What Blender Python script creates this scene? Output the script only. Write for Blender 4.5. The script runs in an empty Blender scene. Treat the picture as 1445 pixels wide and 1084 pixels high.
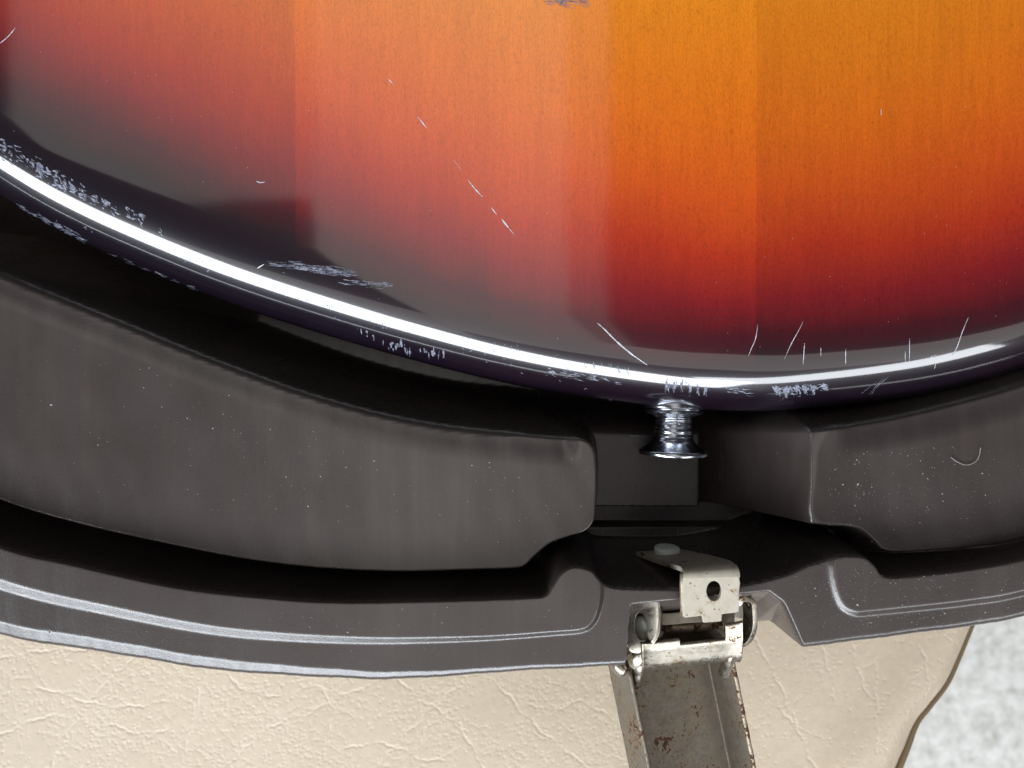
import bpy, bmesh, math, random
import numpy as np
from mathutils import Vector, Matrix
random.seed(7); rng = np.random.default_rng(7)
scene = bpy.context.scene
COL = scene.collection

# ------------------------------------------------------------------ camera
H = 150.0                     # camera height over the rim of the case, mm
F = 1043.0                    # focal length in photo pixels (26 mm lens on a 36 mm sensor)
CX, CY = 722.5, 542.0
S = 0.001                     # everything below is written in mm, built in metres
cam_d = bpy.data.cameras.new('camera'); cam = bpy.data.objects.new('camera', cam_d); COL.objects.link(cam)
cam.location = (0, 0, H*S); cam.rotation_euler = (0, 0, 0)
cam_d.sensor_width = 36; cam_d.lens = 26.0
cam_d.clip_start = 0.005; cam_d.clip_end = 30
cam_d.dof.use_dof = True; cam_d.dof.focus_distance = 0.162; cam_d.dof.aperture_fstop = 18
scene.camera = cam

# ------------------------------------------------------------------ light
scene.view_settings.view_transform = 'Standard'; scene.view_settings.look = 'None'
scene.view_settings.exposure = 0.0; scene.view_settings.gamma = 1.0
w = bpy.data.worlds.new('World'); scene.world = w; w.use_nodes = True
bg = w.node_tree.nodes['Background']; bg.inputs[0].default_value = (0.80, 0.88, 1.0, 1); bg.inputs[1].default_value = 0.06

def area(name, loc, sx, sy, power, color, target=(0, 0, 0), down=False):
    d = bpy.data.lights.new(name, 'AREA'); d.shape = 'RECTANGLE'; d.size = sx; d.size_y = sy
    d.energy = power; d.color = color
    o = bpy.data.objects.new(name, d); COL.objects.link(o); o.location = loc
    if not down:
        o.rotation_euler = (Vector(target)-Vector(loc)).to_track_quat('-Z', 'Y').to_euler()
    return o
RAD = math.pi                                   # W per m2 per unit radiance
def soft(name, x0, x1, y0, y1, z, rad, color=(1, 0.95, 0.90)):
    A = (x1-x0)*(y1-y0)
    return area(name, ((x0+x1)/2, (y0+y1)/2, z), x1-x0, y1-y0, rad*RAD*A, color, down=True)
# bright window low on the near side, a little to the left
def window(name, az, el, dist, wd, ht, rad, col):
    a, e = math.radians(az), math.radians(el)
    return area(name, (dist*math.sin(a)*math.cos(e), -dist*math.cos(a)*math.cos(e), dist*math.sin(e)), wd, ht, rad*RAD*wd*ht, col)
window('window_light', -30, 31, 1.60, 3.0, 0.54, 13.6, (0.86, 0.93, 1.0))
window('window_light_far', 36, 31, 1.8, 1.15, 0.32, 8.5, (0.90, 0.95, 1.0))
# overhead daylight, three patches with the photographer's dark shape between them
soft('overhead_light_left',  -1.02, -0.40,  0.31, 1.00, 1.2, 0.62)
soft('overhead_light_mid',   -0.40,  0.09, -0.95, 1.00, 1.2, 0.82)
soft('overhead_edge_softener',   0.09,  0.165, -0.42, 1.00, 1.2, 0.42)  # dimmer strip added to soften the reflected edge of the middle patch
soft('overhead_light_corner', 0.09,  0.13, -0.95, -0.42, 1.2, 0.82)
soft('overhead_light_near',   0.13,  1.80, -1.05, -0.42, 1.2, 0.82)
soft('overhead_light_low',  -1.60, -0.40, -1.15, -0.62, 1.2, 0.65)


# ------------------------------------------------------------------ helpers
def P(px, py, z):
    s = (H-z)/F
    return ((px-CX)*s, -(py-CY)*s, z)
def XY(pts, z):
    a = np.array([P(x, y, z)[:2] for x, y in pts]); return a
def catmull(p, n=10, closed=False):
    p = np.asarray(p, float); m = len(p); out = []
    rngk = range(m) if closed else range(m-1)
    for i in rngk:
        if closed: a, b, c, d = p[(i-1) % m], p[i], p[(i+1) % m], p[(i+2) % m]
        else: a, b, c, d = p[max(i-1, 0)], p[i], p[i+1], p[min(i+2, m-1)]
        for k in range(n):
            t = k/n
            out.append(0.5*((2*b)+(-a+c)*t+(2*a-5*b+4*c-d)*t*t+(-a+3*b-3*c+d)*t**3))
    if not closed: out.append(p[-1])
    return np.array(out)
def sdist(X, Y, poly, signed=True, nearest=False):
    """distance to a closed polygon, negative inside; X,Y flat arrays in mm"""
    poly = np.asarray(poly, float)
    if X.size > 6000:
        parts = [sdist(a, b, poly, signed, nearest) for a, b in zip(np.array_split(X, X.size//6000+1), np.array_split(Y, X.size//6000+1))]
        return tuple(np.concatenate(c) for c in zip(*parts)) if nearest else np.concatenate(parts)
    A_ = poly; B_ = np.roll(poly, -1, 0); E = B_-A_; L = (E**2).sum(1)+1e-12
    wx = X[:, None]-A_[None, :, 0]; wy = Y[:, None]-A_[None, :, 1]
    t = np.clip((wx*E[:, 0]+wy*E[:, 1])/L, 0, 1)
    D = (wx-t*E[:, 0])**2+(wy-t*E[:, 1])**2
    k = D.argmin(1); ar = np.arange(X.size); d = np.sqrt(D[ar, k])
    if signed:
        c = (A_[None, :, 1] > Y[:, None]) != (B_[None, :, 1] > Y[:, None])
        ey = np.where(np.abs(E[:, 1]) < 1e-12, 1e-12, E[:, 1])
        xi = E[:, 0]*wy/ey+A_[:, 0]
        ins = (c & (X[:, None] < xi)).sum(1) % 2 == 1
        d = np.where(ins, -d, d)
    if nearest: return d, A_[k, 0]+t[ar, k]*E[k, 0], A_[k, 1]+t[ar, k]*E[k, 1]
    return d
def sdist_grid(cols, YY, poly, lim=12.0):
    """signed distance, clamped to lim, on a sheared grid whose columns share x (cols ascending)"""
    best = np.full(YY.shape, lim*lim); ins = np.zeros(YY.shape, bool); n = len(poly)
    for i in range(n):
        ax, ay = poly[i]; bx, by = poly[(i+1) % n]; ex, ey = bx-ax, by-ay; L = ex*ex+ey*ey
        if L < 1e-12: continue
        a, b = np.searchsorted(cols, [min(ax, bx)-lim, max(ax, bx)+lim])
        if b > a:
            wx = cols[None, a:b]-ax; wy = YY[:, a:b]-ay
            t = np.clip((wx*ex+wy*ey)/L, 0, 1)
            np.minimum(best[:, a:b], (wx-ex*t)**2+(wy-ey*t)**2, out=best[:, a:b])
        a, b = np.searchsorted(cols, [min(ax, bx), max(ax, bx)])
        if b > a:
            yi = ay+ey*(cols[a:b]-ax)/ex
            ins[:, a:b] ^= YY[:, a:b] < yi[None, :]
    d = np.sqrt(best); return np.where(ins, -d, d)
def ss(t):
    t = np.clip(t, 0, 1); return t*t*(3-2*t)
def mesh(name, verts, faces, mat, parent=None, smooth=True, sharp=None):
    me = bpy.data.meshes.new(name)
    v = np.asarray(verts, float)*S
    me.from_pydata(v.tolist(), [], [tuple(map(int, f)) for f in faces])
    me.materials.append(mat)
    if smooth: me.polygons.foreach_set('use_smooth', [True]*len(me.polygons))
    me.update()
    o = bpy.data.objects.new(name, me); COL.objects.link(o)
    if sharp is not None: me.set_sharp_from_angle(angle=math.radians(sharp))
    attach(o, parent)
    return o
def attach(o, parent):
    if parent is not None:
        o.parent = parent; o.location = -world_loc(parent)
def world_loc(o):
    l = Vector(o.location); q = o.parent
    while q: l = l+Vector(q.location); q = q.parent
    return l
def grid_mesh(name, XX, YY, ZZ, mat, parent=None):
    """XX.. arrays (rows, cols)"""
    r, c = XX.shape
    me = bpy.data.meshes.new(name)
    co = np.stack([XX, YY, ZZ], -1).reshape(-1, 3)*S
    i = np.arange(r*c).reshape(r, c)
    q = np.stack([i[:-1, :-1], i[:-1, 1:], i[1:, 1:], i[1:, :-1]], -1).reshape(-1, 4)
    me.vertices.add(len(co)); me.vertices.foreach_set('co', co.ravel())
    me.loops.add(q.size); me.loops.foreach_set('vertex_index', q.ravel())
    me.polygons.add(len(q)); me.polygons.foreach_set('loop_start', np.arange(0, q.size, 4))
    me.polygons.foreach_set('use_smooth', np.ones(len(q), bool))
    me.materials.append(mat); me.update(calc_edges=True); me.validate()
    o = bpy.data.objects.new(name, me); COL.objects.link(o)
    attach(o, parent); return o
def thing(name, label, cat, loc):
    o = bpy.data.objects.new(name, None); COL.objects.link(o); o.location = Vector(loc)*S
    o.empty_display_size = 0.01
    o['label'] = label; o['category'] = cat; return o
def solid(o, t, offset=0, bevel=0):
    m = o.modifiers.new('solid', 'SOLIDIFY'); m.thickness = t*S; m.offset = offset
    if bevel:
        b = o.modifiers.new('bevel', 'BEVEL'); b.width = bevel*S; b.segments = 3; b.limit_method = 'ANGLE'; b.angle_limit = math.radians(40)
        try: b.harden_normals = False
        except Exception: pass
def tube_geo(path, r, n=10, flat=1.0):
    """swept tube through 3-D points (mm), r number or list"""
    p = np.asarray(path, float); m = len(p); rr = np.full(m, r) if np.isscalar(r) else np.asarray(r)
    V = []; Fc = []
    up = np.array([0.13, 0.21, 1.0])
    for i in range(m):
        t = p[min(i+1, m-1)]-p[max(i-1, 0)]; t /= np.linalg.norm(t)
        a = np.cross(t, up); a /= np.linalg.norm(a); b = np.cross(a, t)
        for k in range(n):
            th = 2*math.pi*k/n; V.append(p[i]+rr[i]*(math.cos(th)*a*flat+math.sin(th)*b))
    for i in range(m-1):
        for k in range(n):
            Fc.append((i*n+k, i*n+(k+1) % n, (i+1)*n+(k+1) % n, (i+1)*n+k))
    Fc.append(tuple(range(n))[::-1]); Fc.append(tuple((m-1)*n+k for k in range(n)))
    return V, Fc

# ------------------------------------------------------------------ materials
class M:
    def __init__(s, name):
        s.m = bpy.data.materials.new(name); s.m.use_nodes = True; s.t = s.m.node_tree
        s.b = s.t.nodes['Principled BSDF']; s.out = s.t.nodes['Material Output']
    def n(s, typ, **kw):
        o = s.t.nodes.new(typ)
        for k, v in kw.items():
            if k.startswith('i_'):
                key = k[2:]; key = int(key) if key.isdigit() else key.replace('_', ' ')
                s.put(v, o.inputs[key])
            else: setattr(o, k, v)
        return o
    def put(s, v, sock):
        if isinstance(v, bpy.types.NodeSocket): s.t.links.new(v, sock)
        elif isinstance(v, bpy.types.Node): s.t.links.new(v.outputs[0], sock)
        else:
            if sock.type == 'RGBA' and len(v) == 3: v = (*v, 1)
            sock.default_value = v
    def set(s, **kw):
        for k, v in kw.items(): s.put(v, s.b.inputs[k.replace('_', ' ')])
    def coord(s, scale=(1, 1, 1), rot=(0, 0, 0), loc=(0, 0, 0)):
        tc = s.n('ShaderNodeTexCoord')
        mp = s.n('ShaderNodeMapping', i_Scale=tuple(1000*k for k in scale), i_Rotation=rot, i_Location=loc)   # mm
        s.t.links.new(tc.outputs['Object'], mp.inputs[0]); return mp.outputs[0]
    def noise(s, vec, scale, detail=4, rough=0.5, dist=0.0):
        return s.n('ShaderNodeTexNoise', i_Vector=vec, i_Scale=scale, i_Detail=detail, i_Roughness=rough, i_Distortion=dist).outputs[0]
    def ramp(s, fac, stops, interp='LINEAR'):
        r = s.n('ShaderNodeValToRGB'); cr = r.color_ramp; cr.interpolation = interp
        while len(cr.elements) < len(stops): cr.elements.new(0.5)
        for e, (p, c) in zip(cr.elements, stops):
            e.position = p; e.color = (*c, 1) if hasattr(c, '__len__') else (c, c, c, 1)
        s.put(fac, r.inputs[0]); return r.outputs[0]
    def mix(s, fac, a, b, mode='MIX'):
        r = s.n('ShaderNodeMix', data_type='RGBA', blend_type=mode)
        s.put(fac, r.inputs[0])
        for v, k in ((a, 6), (b, 7)):
            if isinstance(v, (int, float)): v = (v, v, v, 1)
            s.put(v, r.inputs[k])
        return r.outputs[2]
    def math(s, op, a, b=0.0, c=0.0):
        r = s.n('ShaderNodeMath', operation=op); s.put(a, r.inputs[0]); s.put(b, r.inputs[1]); s.put(c, r.inputs[2]); return r.outputs[0]
    def bump(s, h, dist=0.0001, strength=1.0, normal=None):
        r = s.n('ShaderNodeBump', i_Height=h, i_Distance=dist, i_Strength=strength)
        if normal is not None: s.put(normal, r.inputs['Normal'])
        return r.outputs[0]

# lacquered sunburst wood -------------------------------------------------
g = M('sunburst_lacquer')
att = g.n('ShaderNodeAttribute', attribute_name='edge_distance')
dist_mm = att.outputs['Fac']
tone = g.n('ShaderNodeAttribute', attribute_type='OBJECT', attribute_name='tone').outputs['Fac']
c0 = g.coord()
lowf = g.noise(c0, 0.045, 2)
d2 = g.math('ADD', dist_mm, g.math('MULTIPLY', g.math('SUBTRACT', lowf, 0.5), 7.0))
d2 = g.math('ADD', d2, g.math('MULTIPLY', g.math('SUBTRACT', tone, 1.0), 14.0))
fac = g.math('DIVIDE', d2, 90.0)
def mm(x): return x/90.0
base = g.ramp(fac, [(mm(0), (0.006, 0.003, 0.008)), (mm(10), (0.012, 0.0035, 0.007)), (mm(16), (0.06, 0.004, 0.008)), (mm(24), (0.21, 0.008, 0.010)),
                    (mm(34), (0.40, 0.027, 0.006)), (mm(46), (0.56, 0.072, 0.005)), (mm(60), (0.65, 0.128, 0.004)), (mm(85), (0.72, 0.205, 0.006))])
cs = g.coord(scale=(1, 0.04, 1))
streak = g.ramp(g.noise(cs, 0.55, 5, 0.6), [(0.3, 0.94), (0.7, 1.04)])
cf = g.coord(scale=(1, 0.38, 1))
fleck = g.ramp(g.noise(cf, 3.6, 3, 0.7), [(0.32, 0.78), (0.50, 1.0), (0.72, 1.10)])
fibre_ = g.ramp(g.noise(g.coord(scale=(1, 0.07, 1)), 2.4, 3, 0.6), [(0.3, 0.91), (0.7, 1.07)])
fleck = g.mix(1.0, fleck, fibre_, 'MULTIPLY')
dots = g.ramp(g.noise(g.coord(scale=(1, 0.6, 1)), 1.3, 2, 0.5), [(0.27, 0.45), (0.36, 1.0)])
toneC = g.n('ShaderNodeCombineXYZ', i_0=tone, i_1=tone, i_2=tone).outputs[0]
colr = g.mix(1.0, base, streak, 'MULTIPLY'); colr = g.mix(1.0, colr, fleck, 'MULTIPLY'); colr = g.mix(0.3, colr, dots, 'MULTIPLY')
colr = g.mix(1.0, colr, toneC, 'MULTIPLY')
g.set(Base_Color=colr, Roughness=0.30, IOR=1.5, Specular_IOR_Level=0.32, Coat_Weight=1.0, Coat_Roughness=0.068, Coat_IOR=1.80)
micro = g.noise(g.coord(), 0.045, 1, 0.3)
g.put(g.bump(micro, 0.00008, 1.0), g.b.inputs['Coat Normal'])
MAT_GUITAR = g.m

sc = M('bare_scratch'); n_ = sc.noise(sc.coord(), 3.0, 3)
sc.set(Base_Color=sc.ramp(n_, [(0.3, (0.30, 0.29, 0.33)), (0.7, (0.75, 0.76, 0.82))]), Roughness=0.45); MAT_SCRATCH = sc.m
sf = M('rubbed_scuff'); n_ = sf.noise(sf.coord(), 2.0, 4)
sf.set(Base_Color=sf.ramp(n_, [(0.35, (0.06, 0.06, 0.09)), (0.7, (0.28, 0.30, 0.37))]), Roughness=0.4); MAT_SCUFF = sf.m

# moulded brown plastic ----------------------------------------------------
p = M('moulded_brown_plastic')
v = p.coord()
cst = p.coord(scale=(1, 0.045, 0.3), rot=(0, 0, math.radians(-7)))
stz = p.noise(cst, 0.30, 5, 0.6)
blot = p.noise(v, 0.05, 3)
fine = p.noise(v, 4.0, 2)
basec = p.ramp(blot, [(0.3, (0.047, 0.036, 0.032)), (0.7, (0.064, 0.051, 0.047))])
basec = p.mix(1.0, basec, p.ramp(stz, [(0.32, 0.90), (0.5, 0.99), (0.68, 1.13)]), 'MULTIPLY')
spk = p.ramp(p.noise(v, 1.9, 2, 0.6), [(0.73, 0.0), (0.78, 1.0)])
basec = p.mix(p.math('MULTIPLY', spk, 0.15), basec, (0.30, 0.29, 0.29))
rough = p.ramp(stz, [(0.3, 0.29), (0.7, 0.21)])
p.set(Base_Color=basec, Roughness=rough, Specular_IOR_Level=0.75)
hb = p.math('ADD', p.math('MULTIPLY', fine, 0.9), p.noise(v, 1.3, 4, 0.7))
p.put(p.bump(hb, 0.00005, 0.5), p.b.inputs['Normal'])
MAT_CASE = p.m

# cream grained leather ----------------------------------------------------
l = M('cream_grained_leather')
v = l.coord()
lit_crease = l.n('ShaderNodeAttribute', attribute_name='lit_crease').outputs['Fac']
lc = l.ramp(l.noise(v, 0.02, 3), [(0.3, (0.485, 0.390, 0.280)), (0.7, (0.545, 0.445, 0.330))])
lc = l.mix(1.0, lc, l.ramp(l.noise(v, 0.5, 5, 0.65), [(0.3, 0.93), (0.7, 1.06)]), 'MULTIPLY')
lc = l.mix(l.math('MULTIPLY', lit_crease, 0.15), lc, (0.72, 0.64, 0.53))  # creases and pits tinted paler: light they catch is put into the colour
l.set(Base_Color=lc, Roughness=0.46, Specular_IOR_Level=0.4)
l.put(l.bump(l.noise(v, 1.6, 5, 0.6), 0.00009, 0.6), l.b.inputs['Normal'])
MAT_LEATHER = l.m
pp = M('brown_piping'); pp.set(Base_Color=(0.13, 0.085, 0.035), Roughness=0.7); MAT_PIPING = pp.m

# pavement -----------------------------------------------------------------
k = M('pale_concrete'); v = k.coord()
kc = k.ramp(k.noise(v, 0.11, 8, 0.72), [(0.30, (0.38, 0.36, 0.32)), (0.50, (0.58, 0.56, 0.52)), (0.68, (0.70, 0.68, 0.64))])
k.set(Base_Color=kc, Roughness=0.9); k.put(k.bump(k.noise(v, 0.1, 5), 0.002, 0.5), k.b.inputs['Normal']); MAT_GROUND = k.m

# metals -------------------------------------------------------------------
def metal(name, col, rough, rust=0.0, dirt=0.3, metallic=1.0, rust_scale=0.5):
    q = M(name); v = q.coord()
    base = q.mix(q.math('MULTIPLY', q.ramp(q.noise(v, 0.35, 5, 0.65), [(0.35, 0.0), (0.75, 1.0)]), dirt), col, tuple(c*0.55 for c in (col[0], col[1]*0.96, col[2]*0.85)))
    r = q.ramp(q.noise(v, 1.2, 4), [(0.3, rough*0.75), (0.7, min(1, rough*1.4))])
    if rust > 0:
        a = q.noise(v, rust_scale, 5, 0.7); bb = q.noise(v, 0.11, 2)
        f = q.math('ADD', a, q.math('MULTIPLY', q.math('SUBTRACT', bb, 0.5), 0.6))
        rm = q.ramp(f, [(0.70-rust, 0.0), (0.725-rust, 1.0)])
        pit = q.n('ShaderNodeTexVoronoi', feature='F1', i_Vector=v, i_Scale=0.75, i_Randomness=1.0)
        pm_ = q.math('MULTIPLY', q.ramp(pit.outputs[0], [(0.10, 1.0), (0.20, 0.0)]), q.ramp(q.noise(v, 0.4, 2), [(0.5, 0.0), (0.56, 1.0)]))
        rm = q.math('MAXIMUM', rm, q.math('MULTIPLY', pm_, 0.85))
        rc = q.ramp(q.noise(v, 1.6, 3), [(0.35, (0.022, 0.012, 0.007)), (0.7, (0.11, 0.036, 0.015))])
        halo = q.ramp(f, [(0.60-rust, 0.0), (0.72-rust, 0.55)]); base = q.mix(halo, base, (0.30, 0.19, 0.085))
        base = q.mix(rm, base, rc)
        q.set(Metallic=q.math('MULTIPLY', q.math('SUBTRACT', 1.0, rm), metallic)); r = q.mix(rm, r, 0.9)
    else: q.set(Metallic=metallic)
    q.set(Base_Color=base, Roughness=r)
    q.put(q.bump(q.noise(v, 2.2, 4, 0.7), 0.00004, 0.5), q.b.inputs['Normal'])
    return q.m
MAT_CHROME = metal('worn_nickel_plate', (0.39, 0.35, 0.295), 0.32, 0.03, 0.9, 1.0, 0.8)
MAT_STEEL = metal('aged_zinc_steel', (0.20, 0.172, 0.135), 0.58, 0.085, 0.5, 0.6, 0.85)
MAT_BRACKET = metal('dull_steel_plate', (0.44, 0.395, 0.32), 0.5, 0.05, 0.35, 0.25, 0.45)
MAT_RIVET = metal('white_oxide_rivet', (0.68, 0.72, 0.68), 0.7, 0, 0.7, 0.1)
MAT_RUST = metal('rusty_edge', (0.42, 0.35, 0.27), 0.5, 0.17, 0.5, 0.7, 0.5)
MAT_DARKRUST = metal('dark_rusted_steel', (0.16, 0.13, 0.10), 0.55, 0.12, 0.6, 0.6, 0.6)
MAT_BUTTON = metal('polished_strap_button', (0.46, 0.48, 0.53), 0.2, 0, 0.1)

# ------------------------------------------------------------------ leather seat and ground
ZL = -64.0
edge_px = [(1537, 560), (1457, 720), (1419, 815), (1389, 884), (1367, 938), (1350, 975), (1325, 1008), (1307, 1032), (1293, 1070), (1272, 1120), (1232, 1200), (1167, 1330), (1067, 1480)]
edge = catmull(XY(edge_px, ZL), 8)
poly = np.vstack([edge, [(-20, -330), (-420, -330), (-420, 330), (240, 330), (200, 120)]])
PIT = 0.27
xs = np.concatenate([np.linspace(-420, -162, 40)[:-1], np.arange(-162, 160, PIT), np.linspace(160, 215, 20)[1:]])
ys = np.concatenate([np.linspace(-330, -124, 40)[:-1], np.arange(-124, -66, PIT), np.linspace(-66, 330, 70)[1:]])
XX, YY = np.meshgrid(xs, ys); fx, fy = XX.ravel(), YY.ravel()
sd = sdist_grid(xs, YY, poly, 30.0).ravel()
R_ = 9.0
tt = np.clip((sd+R_)/R_, 0, 1)
z = ZL - R_*(1-np.sqrt(np.clip(1-tt**2, 0, 1)))
z = z - np.clip(sd, 0, 4)*9.0
z += 1.2*np.sin(fx*0.035+1.0)*np.sin(fy*0.045+0.6)
# pull near the corner: a soft bulge beside the edge
bx, by = P(1235, 1040, ZL)[:2]; u = (fx-bx)*0.55+(fy-by)*0.83; vv = (fx-bx)*0.83-(fy-by)*0.55
z += 2.6*np.exp(-(u/34)**2-(vv/9)**2)
RG = np.zeros(XX.shape); ix0, iy0 = 39, 39
def stamp(x, y, r, a):
    ci = int(round((x+162)/PIT))+ix0; cj = int(round((y+124)/PIT))+iy0; w_ = int(r*2.2/PIT)+1
    if ci-w_ < ix0 or cj-w_ < iy0 or ci+w_ >= len(xs)-20 or cj+w_ >= len(ys)-70: return
    sl = (slice(cj-w_, cj+w_+1), slice(ci-w_, ci+w_+1))
    g_ = a*np.exp(-((xs[None, ci-w_:ci+w_+1]-x)**2+(ys[cj-w_:cj+w_+1, None]-y)**2)/(r*r))
    RG[sl] = np.maximum(RG[sl], g_)
def crease(pts_, r, a, wob=0.5, branch=0.0):
    q = catmull(pts_, 14); L = np.r_[0, np.cumsum(np.linalg.norm(np.diff(q, axis=0), axis=1))]; n_ = int(L[-1]/0.2)+2
    t = np.linspace(0, L[-1], n_); x = np.interp(t, L, q[:, 0]); y = np.interp(t, L, q[:, 1])
    k1, k2, k3 = rng.uniform(0, 6, 3)
    x = x+wob*(np.sin(t*0.8+k1)*0.5+np.sin(t*2.1+k2)*0.22); y = y+wob*(np.sin(t*0.7+k3)*0.5+np.sin(t*2.6+k1)*0.2)
    am = a*np.clip(0.75+0.45*np.sin(t*0.5+k2)+0.3*np.sin(t*3.3+k3), 0.12, 1)*np.minimum(1, np.minimum(t, L[-1]-t)/3+0.15)
    for i in range(n_):
        stamp(x[i], y[i], r*(0.8+0.4*am[i]), am[i])
        if branch and rng.random() < branch*0.2:
            an = rng.uniform(0, 6.28); ln_ = rng.uniform(2, 9); b = [(x[i], y[i]), (x[i]+ln_*0.5*math.cos(an), y[i]+ln_*0.5*math.sin(an)), (x[i]+ln_*math.cos(an+rng.uniform(-.6, .6)), y[i]+ln_*math.sin(an+rng.uniform(-.6, .6)))]
            crease(b, r*0.75, a*0.6, wob*0.8)
MAIN = [[(200, 915), (190, 927), (155, 960), (120, 995), (100, 1030), (72, 1084), (55, 1120)], [(292, 940), (277, 990), (262, 1050), (250, 1095)], [(560, 950), (480, 985), (430, 1010), (395, 1020), (360, 1045), (310, 1090)],
        [(-10, 932), (40, 922), (80, 917), (130, 918), (180, 926)], [(-10, 1040), (30, 1024), (60, 1012), (110, 1010)], [(45, 972), (80, 975), (120, 990), (175, 998), (240, 990)], [(120, 1028), (150, 1022), (200, 1036), (240, 1028)],
        [(555, 950), (590, 985), (640, 1016), (664, 1050), (690, 1095)], [(700, 950), (712, 976), (756, 1023), (790, 1050), (840, 1090)], [(665, 950), (653, 963), (606, 1003), (570, 1040), (525, 1090)], [(480, 1060), (540, 1050), (600, 1072), (640, 1070)],
        [(860, 1010), (820, 990), (780, 1000), (740, 990)], [(1055, 885), (1061, 895), (1094, 955), (1118, 1009), (1148, 1080), (1160, 1110)], [(1152, 900), (1158, 912), (1175, 965), (1178, 996)], [(1292, 890), (1296, 912), (1306, 959), (1302, 992)], [(1236, 925), (1234, 990), (1233, 1060)],
        [(1100, 1000), (1130, 1030), (1160, 1040)], [(1200, 905), (1215, 960), (1240, 1000)], [(640, 1000), (600, 1030), (590, 1060)], [(320, 950), (345, 975), (400, 985)], [(440, 960), (470, 1000), (460, 1040)]]
for q in MAIN: crease(XY(q, ZL), 0.26, 1.05, 0.7, 0.45 if q[0][0] < 900 else 0.12)
for _ in range(150):
    px_ = rng.uniform(-120, 1330); py_ = rng.uniform(900, 1120); x, y, _z = P(px_, py_, ZL); an = rng.choice([0.9, 0.15, -0.8])+rng.normal(0, 0.3)+(1.2 if px_ > 1000 else 0)
    ln_ = rng.uniform(3, 15); cv = rng.uniform(-.5, .5)
    if px_ > 950 and rng.random() < 0.6: continue
    crease([(x, y), (x+ln_*.5*math.cos(an), y+ln_*.5*math.sin(an)), (x+ln_*math.cos(an+cv), y+ln_*math.sin(an+cv))], 0.22, rng.uniform(0.25, 0.65), 0.5)
cl = rng.uniform(0, 6.28, 8)
for _ in range(15000):
    x = rng.uniform(-160, 140); y = rng.uniform(-123, -67)
    dens = 0.5+0.5*math.sin(x*0.13+cl[0]+1.5*math.sin(y*0.11+cl[1]))*math.sin(y*0.17+cl[2]+math.sin(x*0.07+cl[3])) 
    if rng.random() > dens*(1.0 if x < 40 else 0.35): continue
    stamp(x, y, rng.uniform(0.22, 0.33), rng.uniform(0.45, 1.0))
z = z-0.17*RG.ravel()
keep = (sd < 4).reshape(XX.shape)
seat = thing('leather_seat', 'cream grained leather seat cushion lying under the guitar case', 'seat cushion', (0, -60, ZL))
Z = z.reshape(XX.shape)
o = grid_mesh('cushion_top', XX, YY, Z, MAT_LEATHER, seat)
at_ = o.data.attributes.new('lit_crease', 'FLOAT', 'POINT'); at_.data.foreach_set('value', RG.ravel().astype(np.float32))
bm = bmesh.new(); bm.from_mesh(o.data); kf = keep.ravel(); bm.verts.ensure_lookup_table()
bmesh.ops.delete(bm, geom=[bv for bv in bm.verts if not kf[bv.index]], context='VERTS'); bm.to_mesh(o.data); bm.free()
off = []
for i in range(len(edge)):
    t = edge[min(i+1, len(edge)-1)]-edge[max(i-1, 0)]; t /= np.linalg.norm(t)
    off.append((edge[i][0]+t[1]*0.1, edge[i][1]-t[0]*0.1, ZL-5.4))
V, Fc = tube_geo(off, 1.0, 10); mesh('piping', V, Fc, MAT_PIPING, seat)
gnd = grid_mesh('ground', *np.meshgrid(np.linspace(-4000, 4000, 9), np.linspace(-4000, 4000, 9)), np.full((9, 9), -430.0), MAT_GROUND)
gnd['kind'] = 'structure'

# ------------------------------------------------------------------ guitar case shell (moulded height field)
case = thing('guitar_case', 'open dark brown moulded plastic guitar case holding the sunburst guitar', 'guitar case', (0, -45, -62))
outer = catmull(XY([(-900, 430), (-500, 690), (-250, 800), (0, 890), (100, 909), (200, 925), (330, 944), (480, 952), (560, 954), (700, 944), (800, 938), (885, 932), (1000, 921), (1125, 909),
                    (1250, 893), (1370, 878), (1445, 862), (1650, 808), (1950, 690), (2300, 480)], -4), 10)
Trough = catmull(XY([(-900, 260), (-500, 545), (-250, 670), (0, 768), (100, 793), (250, 826), (380, 841), (480, 847), (620, 845), (740, 841), (768, 838), (778, 825), (792, 806), (812, 797), (835, 802), (846, 814),
                     (862, 826), (900, 829), (1000, 829), (1060, 822), (1110, 810), (1140, 797), (1162, 790), (1185, 782), (1215, 783), (1232, 795), (1248, 811), (1300, 808), (1380, 798), (1445, 785), (1600, 745), (1950, 620), (2300, 420)], -1), 5)
Trough = np.vstack([Trough, [(320, 450), (-320, 450)]])
Plat1 = catmull(XY([(-900, 350), (-500, 615), (-250, 735), (0, 826), (150, 862), (290, 889), (400, 900), (520, 905), (620, 904), (700, 901), (780, 895), (822, 891), (838, 880), (846, 862), (850, 840), (849, 815), (838, 799),
                    (812, 790), (780, 780)], 0), 6)
Plat1 = np.vstack([Plat1, XY([(0, 600), (-900, 100)], 0)])
Plat2 = catmull(XY([(2300, 500), (1950, 675), (1600, 792), (1445, 838), (1370, 851), (1300, 859), (1230, 866), (1208, 867), (1190, 858), (1180, 838), (1174, 810), (1175, 792), (1190, 778), (1215, 770)], 0), 6)
Plat2 = np.vstack([Plat2, XY([(1445, 700), (2300, 200)], 0)])
Pad1 = catmull(XY([(-900, 140), (-500, 450), (-200, 620), (0, 704), (120, 740), (250, 769), (350, 788), (450, 800), (560, 805), (650, 803), (715, 801), (738, 798), (754, 783), (776, 765), (800, 756), (824, 749), (836, 735), (839, 710),
                   (840, 680), (839, 650), (834, 630), (815, 617), (780, 600)], -7), 5)
Pad1 = np.vstack([Pad1, XY([(0, 150), (-900, -300)], -7)])
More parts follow.
